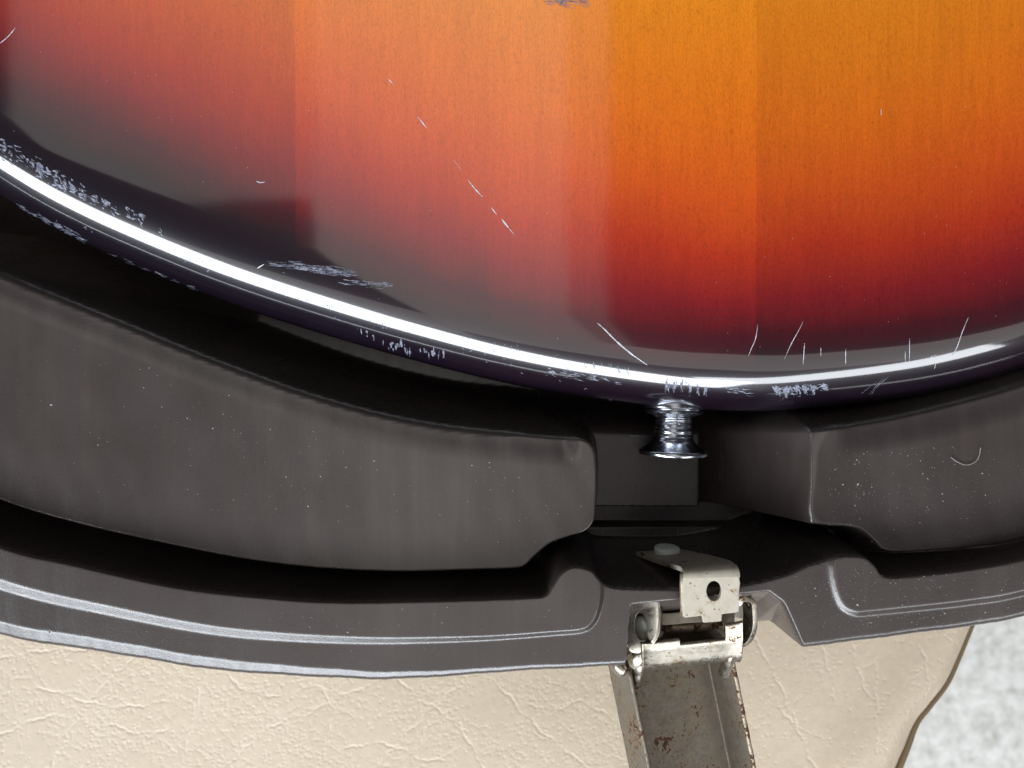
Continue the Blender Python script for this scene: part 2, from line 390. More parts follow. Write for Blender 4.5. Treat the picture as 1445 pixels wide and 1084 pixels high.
Pad2 = catmull(XY([(2300, 270), (1950, 540), (1600, 712), (1445, 757), (1370, 770), (1290, 777), (1250, 776), (1236, 765), (1216, 747), (1195, 741), (1170, 739), (1155, 733), (1149, 718), (1152, 690), (1155, 660), (1158, 638), (1172, 612), (1200, 580)], -7), 5)
Pad2 = np.vstack([Pad2, XY([(1445, 300), (2300, -300)], -7)])
Well = catmull(XY([(-900, -200), (-500, 100), (-200, 295), (0, 385), (150, 446), (300, 507), (450, 560), (600, 596), (750, 613), (850, 619), (950, 622), (1050, 618), (1160, 604), (1250, 591), (1350, 568), (1445, 541), (1600, 482), (1950, 300), (2300, 0)], -9), 6)
Well = np.vstack([Well, [(330, 460), (-330, 460)]])
Notch = XY([(889, 849), (980, 840), (1080, 831), (1099, 845), (1128, 912), (1130, 1000), (878, 1000), (884, 933)], -3)

def spacing(segs):
    out = [segs[0][0]]
    for a, b, st in segs:
        n = max(1, int(round((b-a)/st))); out += list(a+(b-a)*np.arange(1, n+1)/n)
    return np.array(out)
cx_ = spacing([(-240, -112, 1.2), (-112, 5, 0.34), (5, 82, 0.24), (82, 112, 0.32), (112, 245, 1.2)])
rv = spacing([(0, 2.6, 0.12), (2.6, 4.6, 0.2), (4.6, 48, 0.26), (48, 75, 0.8), (75, 380, 9.0)])
oy = np.interp(cx_, outer[:, 0], outer[:, 1])
oy += 0.10*np.sin(cx_*0.35)*np.sin(cx_*0.13+1)+0.035*np.sin(cx_*1.9+0.4)*np.sin(cx_*0.31)          # trimmed edge is never quite straight
XX = np.repeat(cx_[None, :], len(rv), 0); YY = oy[None, :]+rv[:, None]
fx, fy = XX.ravel(), YY.ravel(); vfl = np.repeat(rv, len(cx_))
def sdl(poly, lim=None):
    return sdist_grid(cx_, YY, poly).ravel()
wavy = 0.12*np.sin(fx*0.31)*np.sin(fy*0.27+0.5)+0.08*np.sin(fx*0.83+fy*0.4)
h = np.full(fx.shape, -0.85)
# lip dips slightly between its inner step and the rolled edge
def lin(t):
    t = np.clip(t, -0.2, 1.2); return np.where(t < 0.12, np.clip(t+0.12, 0, 1)**2/0.48, np.where(t > 0.88, 1-np.clip(1.12-t, 0, 1)**2/0.48, t))
stepw = np.interp(fx, [-110, -50, -5, 20, 60, 110], [2.3, 2.0, 1.3, 1.1, 1.2, 1.5])
h = h+(0-h)*lin(0.5-np.minimum(sdl(Plat1), sdl(Plat2))/stepw)
# notch where the latch sits: a ramp falling outward
dn = sdl(Notch)
topy = np.interp(fx, [P(889, 849, -3)[0], P(1080, 831, -3)[0], P(1099, 845, -3)[0]], [P(0, 849, -3)[1], P(0, 831, -3)[1], P(0, 845, -3)[1]])
ramp = -1.3-np.clip(topy-fy, 0, 30)*1.75
h = h+(np.minimum(h, ramp)-h)*ss(0.5-dn/0.7)
# trough
x990, y712, y735, y766 = P(990, 0, -30)[0], P(0, 714, -30)[1], P(0, 738, -42)[1], P(0, 764, -42)[1]
chan = -30-15*ss((fx-x990+1.0)/3.5)
chan = np.maximum(chan, -7.6-np.clip(P(1146, 0, -7)[0]-fx, 0, 99)*2.15)
chan = chan+(-46-chan)*ss((y712-fy)/1.4)
chan = chan+3.5*ss((y735-fy)/1.2)
mx = ss((fx-P(790, 0, -16)[0])/4)*ss((P(1190, 0, -16)[0]-fx)/6)
zT = -25+(chan+25)*mx
dT = sdl(Trough)
wd = 2.8-0.5*mx
h = h+(zT-h)*ss((-dT+0.4)/wd)
# raised pads
for pd in (Pad1, Pad2):
    dp = sdl(pd)
    t = ss(1-dp/3.0)
    padz = -7.0+wavy*0.22 
    inside_T = ss(-dT/1.0)
    h = h+(np.maximum(h, padz)-h)*t*inside_T
dW = sdl(Well)
h = h-1.7*ss((-dW+6.5)/7.0)*ss(-dT/1.0)*(1-mx)
h = h+(np.minimum(h, -47.5)-h)*ss((-dW+0.8)/10.0)*ss(-dW/1.0+1)
# rolled outer edge
r0 = 4.2
bw = np.interp(fx, [-110, -60, -10, 40, 110], [3.1, 2.6, 1.2, 0.7, 0.9])       # width of the chamfer along the trimmed edge
rc = 1.1
hv = np.where(vfl < rc, rc-np.sqrt(np.clip(rc*rc-(rc-vfl)**2, 0, None)), 0)*0.8
tb = np.clip((bw+0.8-vfl), 0, None); hv = hv+np.where(tb < 0.6, tb*tb*0.30, (tb-0.3)*0.36)
h = h-hv
Z = h.reshape(XX.shape)
# outer wall below the edge
wall_z = np.array([-66, -58, -45, -30, -18, -10, -7])
WX = [XX[0]]*len(wall_z); WY = [oy+0.02*(abs(q)) for q in wall_z]; WZ = [np.minimum(np.full_like(oy, q), Z[0]-0.4*(len(wall_z)-i)) for i, q in enumerate(wall_z)]
XX2 = np.vstack([np.array(WX), XX]); YY2 = np.vstack([np.array(WY), YY]); ZZ2 = np.vstack([np.array(WZ), Z])
grid_mesh('shell', XX2, YY2, ZZ2, MAT_CASE, case)

# ------------------------------------------------------------------ guitar body
ZG, RX, RZ, PW = -4.0, 17.0, 14.0, 2.25      # face height, width and depth of the rolled edge, roundness
body_px = [(-420, -250), (-320, 10), (-170, 165), (0, 278), (120, 345), (280, 413), (430, 464), (600, 513), (750, 548), (900, 571), (1000, 579), (1100, 580), (1250, 566), (1350, 548), (1445, 520),
           (1600, 458), (1800, 335), (1950, 160), (2050, -90), (2080, -400), (1950, -800), (1500, -1150), (700, -1250), (0, -1050), (-330, -750), (-430, -500)]
BODY = catmull(XY(body_px, -17), 14, True)
BC = np.array([40.0, 110.0])
def g_profile(d):
    """height under the face and slope for distance d from the outline"""
    q = np.clip(1-d/RX, 0, 1)
    drop = RZ*(1-np.power(np.clip(1-q**PW, 1e-9, 1), 1/PW))
    return drop
def g_surface(X, Y):
    d, nx, ny = sdist(X, Y, BODY, True, True)
    inside = d <= 0; d = -d
    gx, gy = nx-X, ny-Y; L = np.sqrt(gx*gx+gy*gy)+1e-9; gx, gy = gx/L, gy/L
    e = 0.02
    dc = np.clip(d, 1e-4, None)
    sl = (g_profile(dc)-g_profile(dc+e))/e
    dome = 0.00018
    rx, ry = X-BC[0], Y-BC[1]
    zz = ZG-g_profile(np.clip(d, 0, None))-dome*(rx*rx+ry*ry)*0.5
    n = np.stack([gx*sl+dome*rx, gy*sl+dome*ry, np.ones_like(X)], -1); n /= np.linalg.norm(n, axis=1)[:, None]
    return zz, n, d, gx, gy
# cross rings
ring_d = [0, 0.05, 0.2, 0.5, 0.9, 1.4, 2.0, 2.8, 3.7, 4.7, 5.8, 7, 8.2, 9.5, 10.8, 12, 13.2, 14.4, 15.6, 17, 19, 22]
nB = len(BODY)
tan = np.roll(BODY, -1, 0)-np.roll(BODY, 1, 0); tan /= np.linalg.norm(tan, axis=1)[:, None]
area2 = np.sum(BODY[:, 0]*np.roll(BODY[:, 1], -1)-np.roll(BODY[:, 0], -1)*BODY[:, 1])
nin = np.stack([-tan[:, 1], tan[:, 0]], -1)*(1 if area2 > 0 else -1)
rings = [BODY+nin*q for q in ring_d]
last = rings[-1]
for q in (0.12, 0.26, 0.42, 0.6, 0.8): rings.append(last+(BC-last)*q)
pts = np.vstack(rings+[BC[None, :]])
zz, nn, dd, _, _ = g_surface(pts[:, 0], pts[:, 1])
zz[:nB] = ZG-RZ-0.00009*np.sum((pts[:nB]-BC)**2, 1)
verts = np.column_stack([pts, zz]); faces = []
nr = len(rings)
for i in range(nr-1):
    for j in range(nB): faces.append((i*nB+j, i*nB+(j+1) % nB, (i+1)*nB+(j+1) % nB, (i+1)*nB+j))
for j in range(nB): faces.append(((nr-1)*nB+j, (nr-1)*nB+(j+1) % nB, nr*nB))
# side and rolled lower edge
base_i = len(verts); ext = []
low = [(0, -24), (0, -32), (0.8, -37), (3, -41), (7, -44), (14, -45.5)]
for ins_, zl in low: ext.append(np.column_stack([BODY+nin*ins_, np.full(nB, zl)]))
verts = np.vstack([verts]+ext+[[(BC[0], BC[1], -46)]])
prev = 0
for i in range(len(low)):
    b0 = base_i+i*nB
    for j in range(nB): faces.append((b0+j, b0+(j+1) % nB, prev+(j+1) % nB, prev+j))
    prev = b0
for j in range(nB): faces.append((prev+(j+1) % nB, prev+j, len(verts)-1))
fullbm = bmesh.new()
bv = [fullbm.verts.new(v_) for v_ in verts]
for f in faces: fullbm.faces.new([bv[i] for i in f])
bmesh.ops.recalc_face_normals(fullbm, faces=fullbm.faces)

guitar = thing('sunburst_guitar', 'glossy sunburst guitar body, amber fading to black edge, lying face up in the case', 'guitar', (40, 110, -46))
cuts_px = [415, 690, 1068, 1360]
cuts = [-115.0]+[P(c, 300, -4)[0] for c in cuts_px]+[150.0]
tones = [0.86, 0.89, 1.01, 1.05, 0.93, 0.97, 0.92]
for i in range(len(cuts)+1):
    lo = cuts[i-1] if i > 0 else None; hi = cuts[i] if i < len(cuts) else None
    b = fullbm.copy()
    for c, sgn in ((lo, 1), (hi, -1)):
        if c is None: continue
        bmesh.ops.bisect_plane(b, geom=list(b.verts)+list(b.edges)+list(b.faces), dist=1e-5, plane_co=(c, 0, 0), plane_no=(sgn, 0, 0), clear_inner=True)
    me = bpy.data.meshes.new('wood_board'); b.to_mesh(me); b.free()
    n = len(me.vertices); co = np.empty(n*3); me.vertices.foreach_get('co', co); co = co.reshape(-1, 3)
    nrm = np.empty(n*3); me.vertices.foreach_get('normal', nrm); nrm = nrm.reshape(-1, 3)
    z_, n_s, d_, gx, gy = g_surface(co[:, 0], co[:, 1])
    top = co[:, 2] > ZG-RZ-9
    nn2 = n_s.copy()
    side = (d_ < 0.03)
    nn2[side] = np.column_stack([gx, gy, np.full(n, 0.05)])[side]
    dirn = np.column_stack([co[:, 0]-BC[0], co[:, 1]-BC[1]]); 
    # on the outline itself the nearest point is the vertex: use the outline's own normal
    on = np.abs(d_) < 0.03
    if on.any():
        idx = np.argmin(((co[on][:, None, :2]-BODY[None])**2).sum(-1), 1)
        nn2[on, 0] = -nin[idx, 0]; nn2[on, 1] = -nin[idx, 1]; nn2[on, 2] = 0.02
    nn2 /= np.linalg.norm(nn2, axis=1)[:, None]
    isup = (co[:, 2] > -36)
    fin = np.where(isup[:, None], nn2, nrm)
    me.vertices.foreach_set('co', (co*S).ravel())
    me.polygons.foreach_set('use_smooth', [True]*len(me.polygons)); me.materials.append(MAT_GUITAR)
    a = me.attributes.new('edge_distance', 'FLOAT', 'POINT'); a.data.foreach_set('value', np.where(isup & (co[:, 2] > -30), np.clip(d_-6.5*ss((8-co[:, 0])/75), 0, None), 0).astype(np.float32))
    me.update(); me.normals_split_custom_set_from_vertices(fin.tolist())
    o = bpy.data.objects.new('wood_board', me); COL.objects.link(o); attach(o, guitar)
    o['tone'] = tones[i]
fullbm.free()

# strap button -------------------------------------------------------------
def lathe(profile, origin, axis, nseg=48):
    axis = Vector(axis).normalized(); q = axis.to_track_quat('Z', 'Y'); V = []; Fc = []
    m = len(profile)
    for (r, a) in profile:
        for k_ in range(nseg):
            th = 2*math.pi*k_/nseg; pnt = q @ Vector((r*math.cos(th), r*math.sin(th), a)); V.append((pnt.x+origin[0], pnt.y+origin[1], pnt.z+origin[2]))
    for i in range(m-1):
        for k_ in range(nseg): Fc.append((i*nseg+k_, i*nseg+(k_+1) % nseg, (i+1)*nseg+(k_+1) % nseg, (i+1)*nseg+k_))
    Fc.append(tuple(range(nseg))[::-1]); Fc.append(tuple((m-1)*nseg+k_ for k_ in range(nseg)))
    return V, Fc
bo = P(951, 571, -20); ax = (-0.035, -1, 0.0)
prof = [(6.6, -1), (7.0, 0.2), (6.9, 0.7), (6.2, 0.95), (6.1, 1.25), (6.7, 1.5), (6.7, 1.9), (5.6, 2.25), (4.7, 2.6)]
for q in np.arange(3.0, 7.6, 0.16): prof.append((4.15+0.05*math.sin(q*17)+0.04*math.sin(q*29)+0.02*(q-3)**2, q))
for q in np.linspace(0, 1, 14)[1:]: prof.append((4.6+3.3*q**1.35+0.03*math.sin(q*40), 7.6+2.9*q**0.75))
prof += [(8.05, 10.8), (8.1, 11.1), (7.9, 11.5), (7.3, 11.6), (5.0, 11.7), (2.0, 11.7)]
V, Fc = lathe(prof, bo, ax); sb = mesh('strap_button', V, Fc, MAT_BUTTON, guitar, sharp=50)
end = Vector(bo)+Vector(ax).normalized()*11.7
V, Fc = lathe([(3.4, -0.4), (3.4, 0.05), (2.6, 0.2), (1.0, 0.25)], end, ax, 24); mesh('screw_head', V, Fc, MAT_BUTTON, sb)

# scratches ---------------------------------------------------------------
def on_body(pts_px):
    px = np.array([q[0] for q in pts_px], float); py = np.array([q[1] for q in pts_px], float); z = np.full(px.shape, ZG)
    for _ in range(6):
        s_ = (H-z)/F; X = (px-CX)*s_; Y = -(py-CY)*s_; z, n, d, gx, gy = g_surface(X, Y)
    return np.column_stack([X, Y, z]), n
def ribbon(pts_px, width, lift=0.03, steps=5, jag=0.15):
    pp = catmull(pts_px, steps); P3, N = on_body(pp); m = len(P3); V = []; Fc = []
    for i in range(m):
        t = P3[min(i+1, m-1)]-P3[max(i-1, 0)]; L = np.linalg.norm(t); t = t/(L if L else 1)
        s_ = np.cross(N[i], t); u = i/(m-1); wv = width*0.5*(0.25+0.75*math.sin(math.pi*min(max(u, 0.02), 0.98)))*(1+random.uniform(-jag, jag)*2)
        c = P3[i]+N[i]*lift
        V += [c-s_*wv, c+N[i]*0.02, c+s_*wv]
        if i: b0 = 3*i; Fc += [(b0-3, b0-2, b0+1, b0), (b0-2, b0-1, b0+2, b0+1)]
    return V, Fc
SCR = [([(548, 112), (552, 116), (556, 121)], .22), ([(589, 165), (596, 173), (602, 181)], .24), ([(660, 254), (668, 264), (676, 273), (681, 278)], .30), ([(640, 226), (652, 241)], .08), ([(693, 293), (697, 298), (701, 303)], .26),
       ([(708, 309), (713, 316), (718, 322)], .42), ([(718, 322), (727, 333)], .14),
       ([(843, 456), (855, 467), (870, 482), (890, 499), (913, 515)], .42),
       ([(1069, 458), (1066, 478), (1060, 492), (1056, 502)], .20), ([(1133, 454), (1126, 468), (1116, 486), (1106, 508)], .16), ([(1135, 484), (1133, 515)], .24), ([(1193, 493), (1193, 514)], .22), ([(1283, 478), (1283, 510)], .18), ([(1277, 496), (1277, 511)], .18),
       ([(1366, 448), (1357, 470), (1350, 490), (1343, 502)], .20), ([(1321, 501), (1314, 503), (1311, 507)], .14), ([(1320, 514), (1318, 521)], .2), ([(1158, 490), (1158, 503)], .14), ([(1243, 154), (1243, 163)], .22), ([(363, 379), (373, 373)], .26), ([(362, 256), (368, 258), (374, 257)], .3),
       ([(0, 62), (12, 52), (22, 40)], .25)]
for pts_, wd_ in SCR:
    V, Fc = ribbon(pts_, wd_*0.78); mesh('scratch', V, Fc, MAT_SCRATCH, guitar)
# scuffed lacquer along the edge and brushed patches (many tiny marks)
V, Fc = [], []
def add(vf):
    b0 = len(V); V.extend(vf[0]); Fc.extend([tuple(i+b0 for i in f) for f in vf[1]])
def band(p0, p1, n, spread, ln, wdt, ang, angj=0.3):
    for _ in range(n):
        t = random.random(); t = min(max(t+0.06*math.sin(t*37), 0), 1); x = p0[0]+(p1[0]-p0[0])*t; y = p0[1]+(p1[1]-p0[1])*t+random.gauss(0, spread)
        a = ang+random.uniform(-angj, angj); L_ = ln*random.uniform(0.4, 1.5)
        q = [(x-L_*math.cos(a)/2, y-L_*math.sin(a)/2), (x, y+random.uniform(-.6, .6)), (x+L_*math.cos(a)/2, y+L_*math.sin(a)/2)]
        try: add(ribbon(q, wdt*random.uniform(0.2, 1.0), 0.02, 2, 0.5))
        except Exception: pass
band((0, 208), (60, 238), 60, 6, 8, .30, 0.6, 0.5)
band((50, 238), (120, 276), 90, 6, 9, .40, 0.6, 0.6)
band((110, 272), (205, 312), 60, 5, 8, .35, 0.7, 0.6)
band((22, 290), (122, 340), 90, 3, 11, .32, 0.5, 0.25)
band((150, 357), (280, 410), 26, 1.5, 9, .22, 0.42, 0.2)
band((225, 325), (232, 331), 8, 2, 5, .25, 0.9, 0.6)
band((385, 372), (500, 386), 60, 3, 24, .10, 0.12, 0.1)
band((420, 376), (495, 385), 60, 2.5, 20, .12, 0.12, 0.1)
band((485, 398), (552, 403), 60, 2.5, 12, .12, 0.08, 0.15)
band((540, 485), (560, 490), 8, 2, 7, .5, 1.45, 0.2)
band((560, 487), (580, 497), 9, 3, 9, .45, 1.45, 0.25)
band((590, 493), (628, 503), 12, 3, 9, .35, 1.5, 0.2)
band((500, 466), (545, 480), 9, 2, 7, .3, 1.5, 0.2)
band((770, 522), (880, 540), 50, 3, 10, .2, 0.25, 0.5)
band((690, 490), (760, 503), 12, 3, 10, .12, 1.0, 0.5)
band((820, 514), (890, 524), 20, 3, 10, .12, 1.2, 0.5)
band((935, 543), (1000, 549), 70, 3, 10, .22, 1.5, 0.25)
band((1090, 550), (1168, 546), 130, 2.6, 7, .35, 0.4, 0.9)
band((1095, 556), (1150, 552), 30, 3, 5, .28, 0.9, 0.6)
band((1020, 548), (1060, 556), 14, 2, 12, .22, 0.1, 0.2)
band((1215, 550), (1245, 540), 4, 3, 22, .12, -0.8, 0.15)
band((440, 430), (820, 520), 22, 16, 2.5, .28, 0.8, 1.5)
band((770, 2), (828, 5), 60, 3, 14, .12, 0.15, 0.2)
band((60, 300), (900, 575), 50, 3, 3, .2, 0.8, 1.5)
o = mesh('scuff_marks', V, Fc, MAT_SCUFF, guitar); o['kind'] = 'stuff'
# fine dust on the lacquer
V, Fc = [], []
for _ in range(240):
    x = random.uniform(5, 1440); y = random.uniform(5, 500)
    if y > 180+0.28*x and x < 1000: continue
    add(ribbon([(x, y), (x+random.uniform(-1.2, 1.2), y+random.uniform(0.6, 1.6))], random.uniform(.05, .16), 0.02, 1))
o = mesh('dust', V, Fc, MAT_SCRATCH, guitar); o['kind'] = 'stuff'

# ------------------------------------------------------------------ dust and lint on the case
zi = None
def case_z(x, y):
    c = np.searchsorted(cx_, x); c = min(max(c, 1), len(cx_)-1); v_ = y-oy[c]
    r = np.searchsorted(rv, v_); r = min(max(r, 1), len(rv)-1)
    return Z[r, c]
def on_case(px, py, z0=-7):
    z = z0
    for _ in range(5):
        s_ = (H-z)/F; x = (px-CX)*s_; y = -(py-CY)*s_; z = case_z(x, y)
    return x, y, z
V, Fc = [], []
def speck(px, py, r):
    x, y, z = on_case(px, py); b0 = len(V)
    n_ = 5; a0 = random.random()*6
    for k_ in range(n_):
        a = a0+2*math.pi*k_/n_; V.append((x+r*math.cos(a)*random.uniform(.6, 1.3), y+r*math.sin(a)*random.uniform(.6, 1.3), z+0.04))
    V.append((x, y, z+0.04+r*0.7))
    for k_ in range(n_): Fc.append((b0+k_, b0+(k_+1) % n_, b0+n_))
def dusty(x0, x1, ylo, yhi, n, nclu):
    clu = [(random.uniform(x0, x1), random.random(), random.uniform(8, 60)) for _ in range(nclu)]
    for _ in range(n):
        if random.random() < 0.6:
            c = random.choice(clu); x = random.gauss(c[0], c[2]); t = c[1]+random.gauss(0, c[2]/160)
        else: x = random.uniform(x0, x1); t = random.random()
        if not (x0 < x < x1 and 0 < t < 1): continue
        y = ylo(x)+(yhi(x)-ylo(x))*t
        speck(x, y, min(0.20, 0.035+random.expovariate(1/0.030)))
dusty(0, 830, lambda x: 440+0.33*x if x < 600 else 640, lambda x: 700+0.1*x, 360, 14)
dusty(1165, 1445, lambda x: 630, lambda x: 765, 420, 10)
dusty(0, 880, lambda x: 855, lambda x: 935, 220, 12)
dusty(1130, 1445, lambda x: 800, lambda x: 895, 360, 8)
dusty(850, 1150, lambda x: 640, lambda x: 825, 90, 5)
for q in ((73, 571, .3), (265, 590, .18), (453, 672, .22), (229, 574, .16), (528, 650, .2), (1210, 853, .3)): speck(*q)
du = M('pale_dust'); du.set(Base_Color=(0.36, 0.345, 0.325), Roughness=0.9)
o = mesh('dust', V, Fc, du.m, case, smooth=False); o['kind'] = 'stuff'
def fibre(name, pts_px, r, label):
    q = []
    for (x, y) in catmull(pts_px, 6):
        a = on_case(x, y); q.append((a[0], a[1], a[2]+r+0.25))
    V, Fc = tube_geo(q, r, 6); o = mesh(name, V, Fc, du.m); o['label'] = label; o['category'] = 'lint'
fibre('lint_hair', [(1340, 645), (1350, 652), (1362, 656), (1374, 652), (1380, 643), (1382, 631)], 0.06, 'curled pale hair lying on the right-hand pad of the case')

# ------------------------------------------------------------------ latch (parts of the case)
def V3(px, py, z): return np.array(P(px, py, z))
# -- lever: open channel hanging outward
tilt = math.radians(22)
A = V3(856, 925, -19); Bq = V3(890, 1090, -19.5); axd = (Bq-A)/np.linalg.norm(Bq-A)
wdir = np.array([math.cos(tilt), 0, -math.sin(tilt)]); wdir = wdir-axd*np.dot(wdir, axd); wdir /= np.linalg.norm(wdir)
udir = np.cross(wdir, axd); udir = udir if udir[2] > 0 else -udir
LEN, WD, HT = 78.0, 26.5, 9.5
latch = mesh('latch_lever', *(lambda: ([], []))(), MAT_STEEL, case) if False else None
def channel(L_, Wd_, Ht_, th):
    """U section swept along its axis, rounded inner corners, rolled closed far end"""
    r = 0.9; prof = []
    prof.append((0, Ht_))
    for k_ in range(7):
        a = math.pi+k_*math.pi/12; prof.append((r+r*math.cos(a), r+r*math.sin(a)))
    for k_ in range(7):
        a = 1.5*math.pi+k_*math.pi/12; prof.append((Wd_-r+r*math.cos(a), r+r*math.sin(a)))
    prof.append((Wd_, Ht_))
    prof = [prof[0], (0, Ht_*0.5)]+prof[1:-1]+[(Wd_, Ht_*0.5), prof[-1]]
    m = len(prof); st = np.linspace(0, L_, 30); V = []; Fc = []
    for s_ in st:
        e = ss(np.array([(s_-(L_-10))/10]))[0]; flare = 1+0.0*s_
        for (a, b_) in prof:
            aa = Wd_/2+(a-Wd_/2)*(1-0.35*e)*flare
            V.append(A+axd*s_+wdir*aa+udir*(b_*(1-0.2*e)+0.04*math.sin(s_*0.7+a)))
    for i in range(len(st)-1):
        for j in range(m-1): Fc.append((i*m+j, i*m+j+1, (i+1)*m+j+1, (i+1)*m+j))
    return V, Fc
V, Fc = channel(LEN, WD, HT, 0.9)
lever = mesh('latch_lever', V, Fc, MAT_STEEL, case); solid(lever, 0.9, 0, 0.15)
def rail(side, mat, r=0.55):
    pts_ = [A+axd*s_+wdir*(0 if side == 0 else WD)+udir*(HT+0.1+0.08*math.sin(s_*1.1)) for s_ in np.linspace(0.5, LEN-11, 40)]
    return tube_geo(pts_, r, 8)
V, Fc = rail(1, None); mesh('rolled_lip', V, Fc, MAT_RUST, lever)
V, Fc = rail(0, None, 0.5); mesh('rolled_lip', V, Fc, MAT_STEEL, lever)

# -- roll: curved chrome sheet with a notch cut in its top
E0 = V3(899, 914, -12); E1 = V3(1037, 899, -12); ax_ = (E1-E0); LR = np.linalg.norm(ax_); ax_ = ax_/LR
upv = np.array([0, 0, 1.0]); fwd = np.cross(upv, ax_); fwd /= np.linalg.norm(fwd)        # +Y side
if fwd[1] < 0: fwd = -fwd
upv = np.cross(ax_, fwd); upv = upv if upv[2] > 0 else -upv
rad = 4.3
prf = [(-rad*math.cos(math.radians(a)), rad*math.sin(math.radians(a))) for a in np.linspace(-60, 62, 20)]
for q in np.linspace(0.4, 4.2, 8): prf.append((prf[19][0]+q*0.88, prf[19][1]+q*0.47))
for q in np.linspace(0.5, 4.0, 7): prf.append((prf[27][0]+q*0.95, prf[27][1]+q*0.30))
ns, na = 70, len(prf)-1; idx = {}; V = []; Fc = []
for i in range(ns+1):
    s_ = LR*i/ns; e0 = min(s_, LR-s_); rr = 1+0.12*math.exp(-e0/1.5)
    for j in range(na+1):
        idx[i, j] = len(V); V.append(E0+ax_*s_+fwd*prf[j][0]*rr+upv*prf[j][1]*rr)
for i in range(ns):
    for j in range(na):
        fy_ = prf[j][0]; u = (i+.5)/ns
        if fy_ > 1.9 and 0.38 < u < 0.835: continue
        if fy_ > 2.8 and u < 0.32: continue
        if fy_ > 3.0 and u < 0.39: continue
        Fc.append((idx[i, j], idx[i+1, j], idx[i+1, j+1], idx[i, j+1]))
hinge = mesh('latch_hinge', V, Fc, MAT_CHROME, case); solid(hinge, 0.9, 0, 0.2)

# -- left ear plate with a slotted hole
def plate_with_hole(outline, hole, zf, name, mat, th, parent, bevel=0.2):
    """outline and hole: pixel loops; zf(px,py)->z; bridged into one face ring"""
    bmx = bmesh.new(); loops = []
    for lp in (outline, hole):
        if lp is None: continue
        vs = [bmx.verts.new(P(x, y, zf(x, y))) for x, y in lp]
        es = [bmx.edges.new((vs[i], vs[(i+1) % len(vs)])) for i in range(len(vs))]; loops.append(es)
    bmesh.ops.triangle_fill(bmx, use_beauty=True, edges=[e for lp in loops for e in lp])
    bmesh.ops.recalc_face_normals(bmx, faces=bmx.faces)
    if sum(f.normal.z for f in bmx.faces) < 0: bmesh.ops.reverse_faces(bmx, faces=bmx.faces)
    me = bpy.data.meshes.new(name); bmx.transform(Matrix.Scale(S, 4)); bmx.to_mesh(me); bmx.free(); me.materials.append(mat)
    o = bpy.data.objects.new(name, me); COL.objects.link(o); attach(o, parent); solid(o, th, -1, bevel); return o
def ell(cx, cy, rx, ry, n=20, rot=0.0):
    return [(cx+rx*math.cos(t)*math.cos(rot)-ry*math.sin(t)*math.sin(rot), cy+rx*math.cos(t)*math.sin(rot)+ry*math.sin(t)*math.cos(rot)) for t in (2*math.pi*i/n for i in range(n))]
ear_out = catmull([(893, 850), (900, 847), (914, 844), (926, 844), (929, 856), (929, 880), (924, 900), (914, 914), (900, 922), (888, 918), (884, 902), (886, 880), (890, 864)], 3, True)
zear = lambda x, y: -8.5+(x-888)*0.10
ear = plate_with_hole([tuple(q) for q in ear_out], ell(904, 884, 8.5, 20, 24, -0.10), zear, 'hinge_ear', MAT_CHROME, 0.9, hinge)
# rolled flange along the ear, down into the roll
def strap(pts3, wv, th, name, mat, parent):
    q = catmull(np.array(pts3), 6); m = len(q); V = []; Fc = []; wv = np.array(wv, float)
    for i in range(m):
        t = q[min(i+1, m-1)]-q[max(i-1, 0)]; t /= np.linalg.norm(t); wn = wv-t*np.dot(wv, t); L_ = np.linalg.norm(wv); wn = wn/np.linalg.norm(wn)*L_
        V += [q[i]-wn/2, q[i]+wn/2]
        if i: Fc.append((2*i-2, 2*i-1, 2*i+1, 2*i))
    o = mesh(name, V, Fc, mat, parent); solid(o, th, 0, 0.2); return o
strap([V3(929, 844, -5.5), V3(930, 858, -5.5), V3(930, 876, -5.5), V3(929, 890, -5.5), V3(922, 904, -6), V3(911, 918, -7), V3(901, 930, -8.5)], (0.8, 0.25, -1.6), 1.0, 'hinge_flange', MAT_CHROME, hinge)
lobe = catmull([V3(932, 889, -7.8), V3(923, 904, -7.6), V3(910, 919, -8.2), V3(901, 928, -9.0), V3(897, 933, -10)], 6)
V, Fc = tube_geo(lobe, np.linspace(1.0, 2.0, len(lobe)), 14); mesh('hinge_flange', V, Fc, MAT_CHROME, hinge)
o = mesh('notch_backing', [V3(898, 852, -14), V3(1034, 843, -14), V3(1036, 912, -15.5), V3(902, 925, -15.5)], [(0, 1, 2, 3)], MAT_DARKRUST, hinge); solid(o, 1.0, -1, 0.2)  # dark plate added behind the notch for its rusty shade, hides the lever
# pin head seen inside the slot
V, Fc = lathe([(2.6, -2.5), (2.6, 0), (2.1, 0.5), (0.5, 0.8)], P(905, 887, -10.2), (-0.80, -0.05, 0.60), 24)
mesh('hinge_pin', V, Fc, MAT_RIVET, hinge)
# right ear: strap bent into a hook
strap([V3(1038, 846, -6), V3(1047, 842, -5.5), V3(1056, 846, -5.5), V3(1058, 860, -6), V3(1058, 880, -7), V3(1052, 896, -8.5), V3(1042, 903, -10)], (-0.9, 0.0, -3.6), 1.1, 'hinge_hook', MAT_CHROME, hinge)
# upper cross strap from the ear to behind the catch plate
strap([V3(926, 850, -6), V3(942, 847, -6), V3(968, 845, -6.2), V3(1000, 843, -6.5), V3(1040, 842, -6)], (0, 1.1, -1.6), 0.7, 'cross_strap', MAT_CHROME, hinge)
strap([V3(930, 874, -9), V3(950, 873, -9), V3(968, 871, -9), V3(990, 870, -9.5)], (0, 2.3, -0.7), 0.6, 'cross_strap', MAT_BRACKET, hinge)
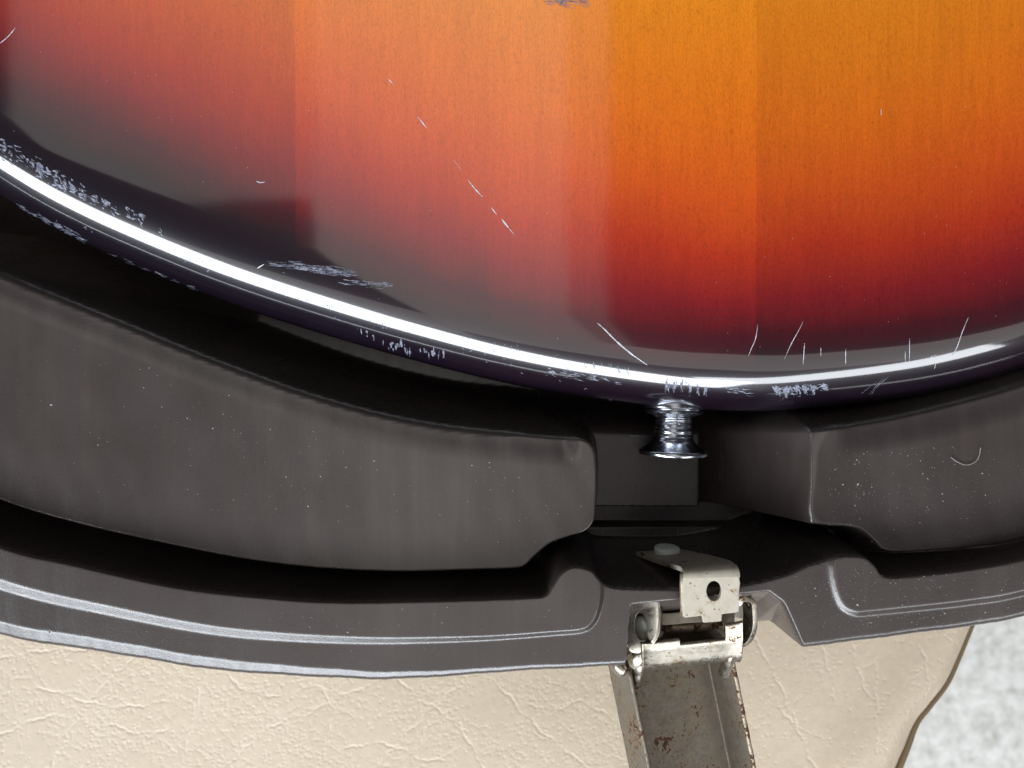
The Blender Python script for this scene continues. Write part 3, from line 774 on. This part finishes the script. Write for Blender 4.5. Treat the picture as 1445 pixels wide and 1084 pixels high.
# rusty bar in the cut-out
V, Fc = tube_geo([V3(938, 884, -12.0), V3(952, 885, -11.5), V3(975, 884, -11.5), V3(1000, 882, -11.5), V3(1016, 878, -12)], 1.25, 12); mesh('rusty_pin', V, Fc, MAT_RUST, hinge)
# prongs that reach down into the lever
V, Fc = tube_geo(catmull([V3(900, 930, -9.5), V3(901, 944, -10.5), V3(899, 956, -12), V3(897, 963, -13.5)], 4), [1.9]*4+[1.6]*4+[1.3]*4+[0.9], 12, 0.8); mesh('hinge_prong', V, Fc, MAT_CHROME, hinge)
V, Fc = tube_geo(catmull([V3(1030, 916, -9), V3(1028, 928, -10), V3(1024, 941, -12), V3(1020, 952, -14)], 4), [1.5]*4+[1.45]*4+[1.35]*4+[1.0], 12, 0.9); mesh('hinge_prong', V, Fc, MAT_CHROME, hinge)
# pivot tab outside the lever's left wall
V, Fc = lathe([(1.9, -1.5), (1.9, 0.2), (1.5, 0.8), (0.4, 1.1)], P(873, 943, -11), (-0.6, -0.3, 0.74), 24); mesh('hinge_pin', V, Fc, MAT_CHROME, hinge)

# -- catch bracket: arm riveted to the inner wall, plate with a hole over the rim
def zc(x, y): return 3.6-(y-800)*0.028+(x-1005)*0.004
out = catmull([(963.5, 815), (980, 815), (1000, 814.5), (1020, 814), (1043, 813.5), (1043, 835), (1043, 858), (1041, 864), (1025, 866)], 2, False).tolist()
out += [(1019, 867), (1018, 877), (992, 879), (990, 869), (984, 870), (966, 872), (963, 868), (963, 840)]
catch = plate_with_hole([tuple(q) for q in out], ell(1007.5, 834, 10.5, 14, 24), zc, 'catch_bracket', MAT_BRACKET, 1.2, case, 0.18)
arm = []
Lf = [V3(963.5, 815.2, 2.95), V3(963.6, 811, 2.9), V3(963.6, 807.5, 2.5), V3(962, 804.5, 1.2), V3(958, 802, -2), V3(935, 795, -12), V3(897, 781, -25)]
Rt = [V3(1043, 813.7, 3.15), V3(1042.5, 807, 3.1), V3(1040, 801.5, 2.7), V3(1034, 797, 1.4), V3(1028, 793.5, -2), V3(1000, 786, -12), V3(962, 778, -25)]
V = []; Fc = []
for a, b_ in zip(catmull(Lf, 4), catmull(Rt, 4)):
    for q in np.linspace(0, 1, 5): V.append(a+(b_-a)*q)
for i in range(len(V)//5-1):
    for j in range(4): Fc.append((i*5+j, i*5+j+1, i*5+j+6, i*5+j+5))
o = mesh('bracket_arm', V, Fc, MAT_BRACKET, catch); solid(o, 1.0, 0, 0.1)
V, Fc = tube_geo([V3(963.5, 809, 2.4), V3(963, 825, 2.0), V3(963.5, 845, 1.4), V3(964, 868, 0.8)], 0.62, 8); mesh('rusty_edge', V, Fc, MAT_RUST, catch)
V, Fc = lathe([(2.9, -0.8), (3.0, 0.0), (3.02, 0.6), (2.8, 1.0), (2.0, 1.1), (0.8, 1.1)], P(941, 778, -21), (0.03, 0.97, 0.10), 28); o = mesh('rivet', V, Fc, MAT_RIVET, catch)
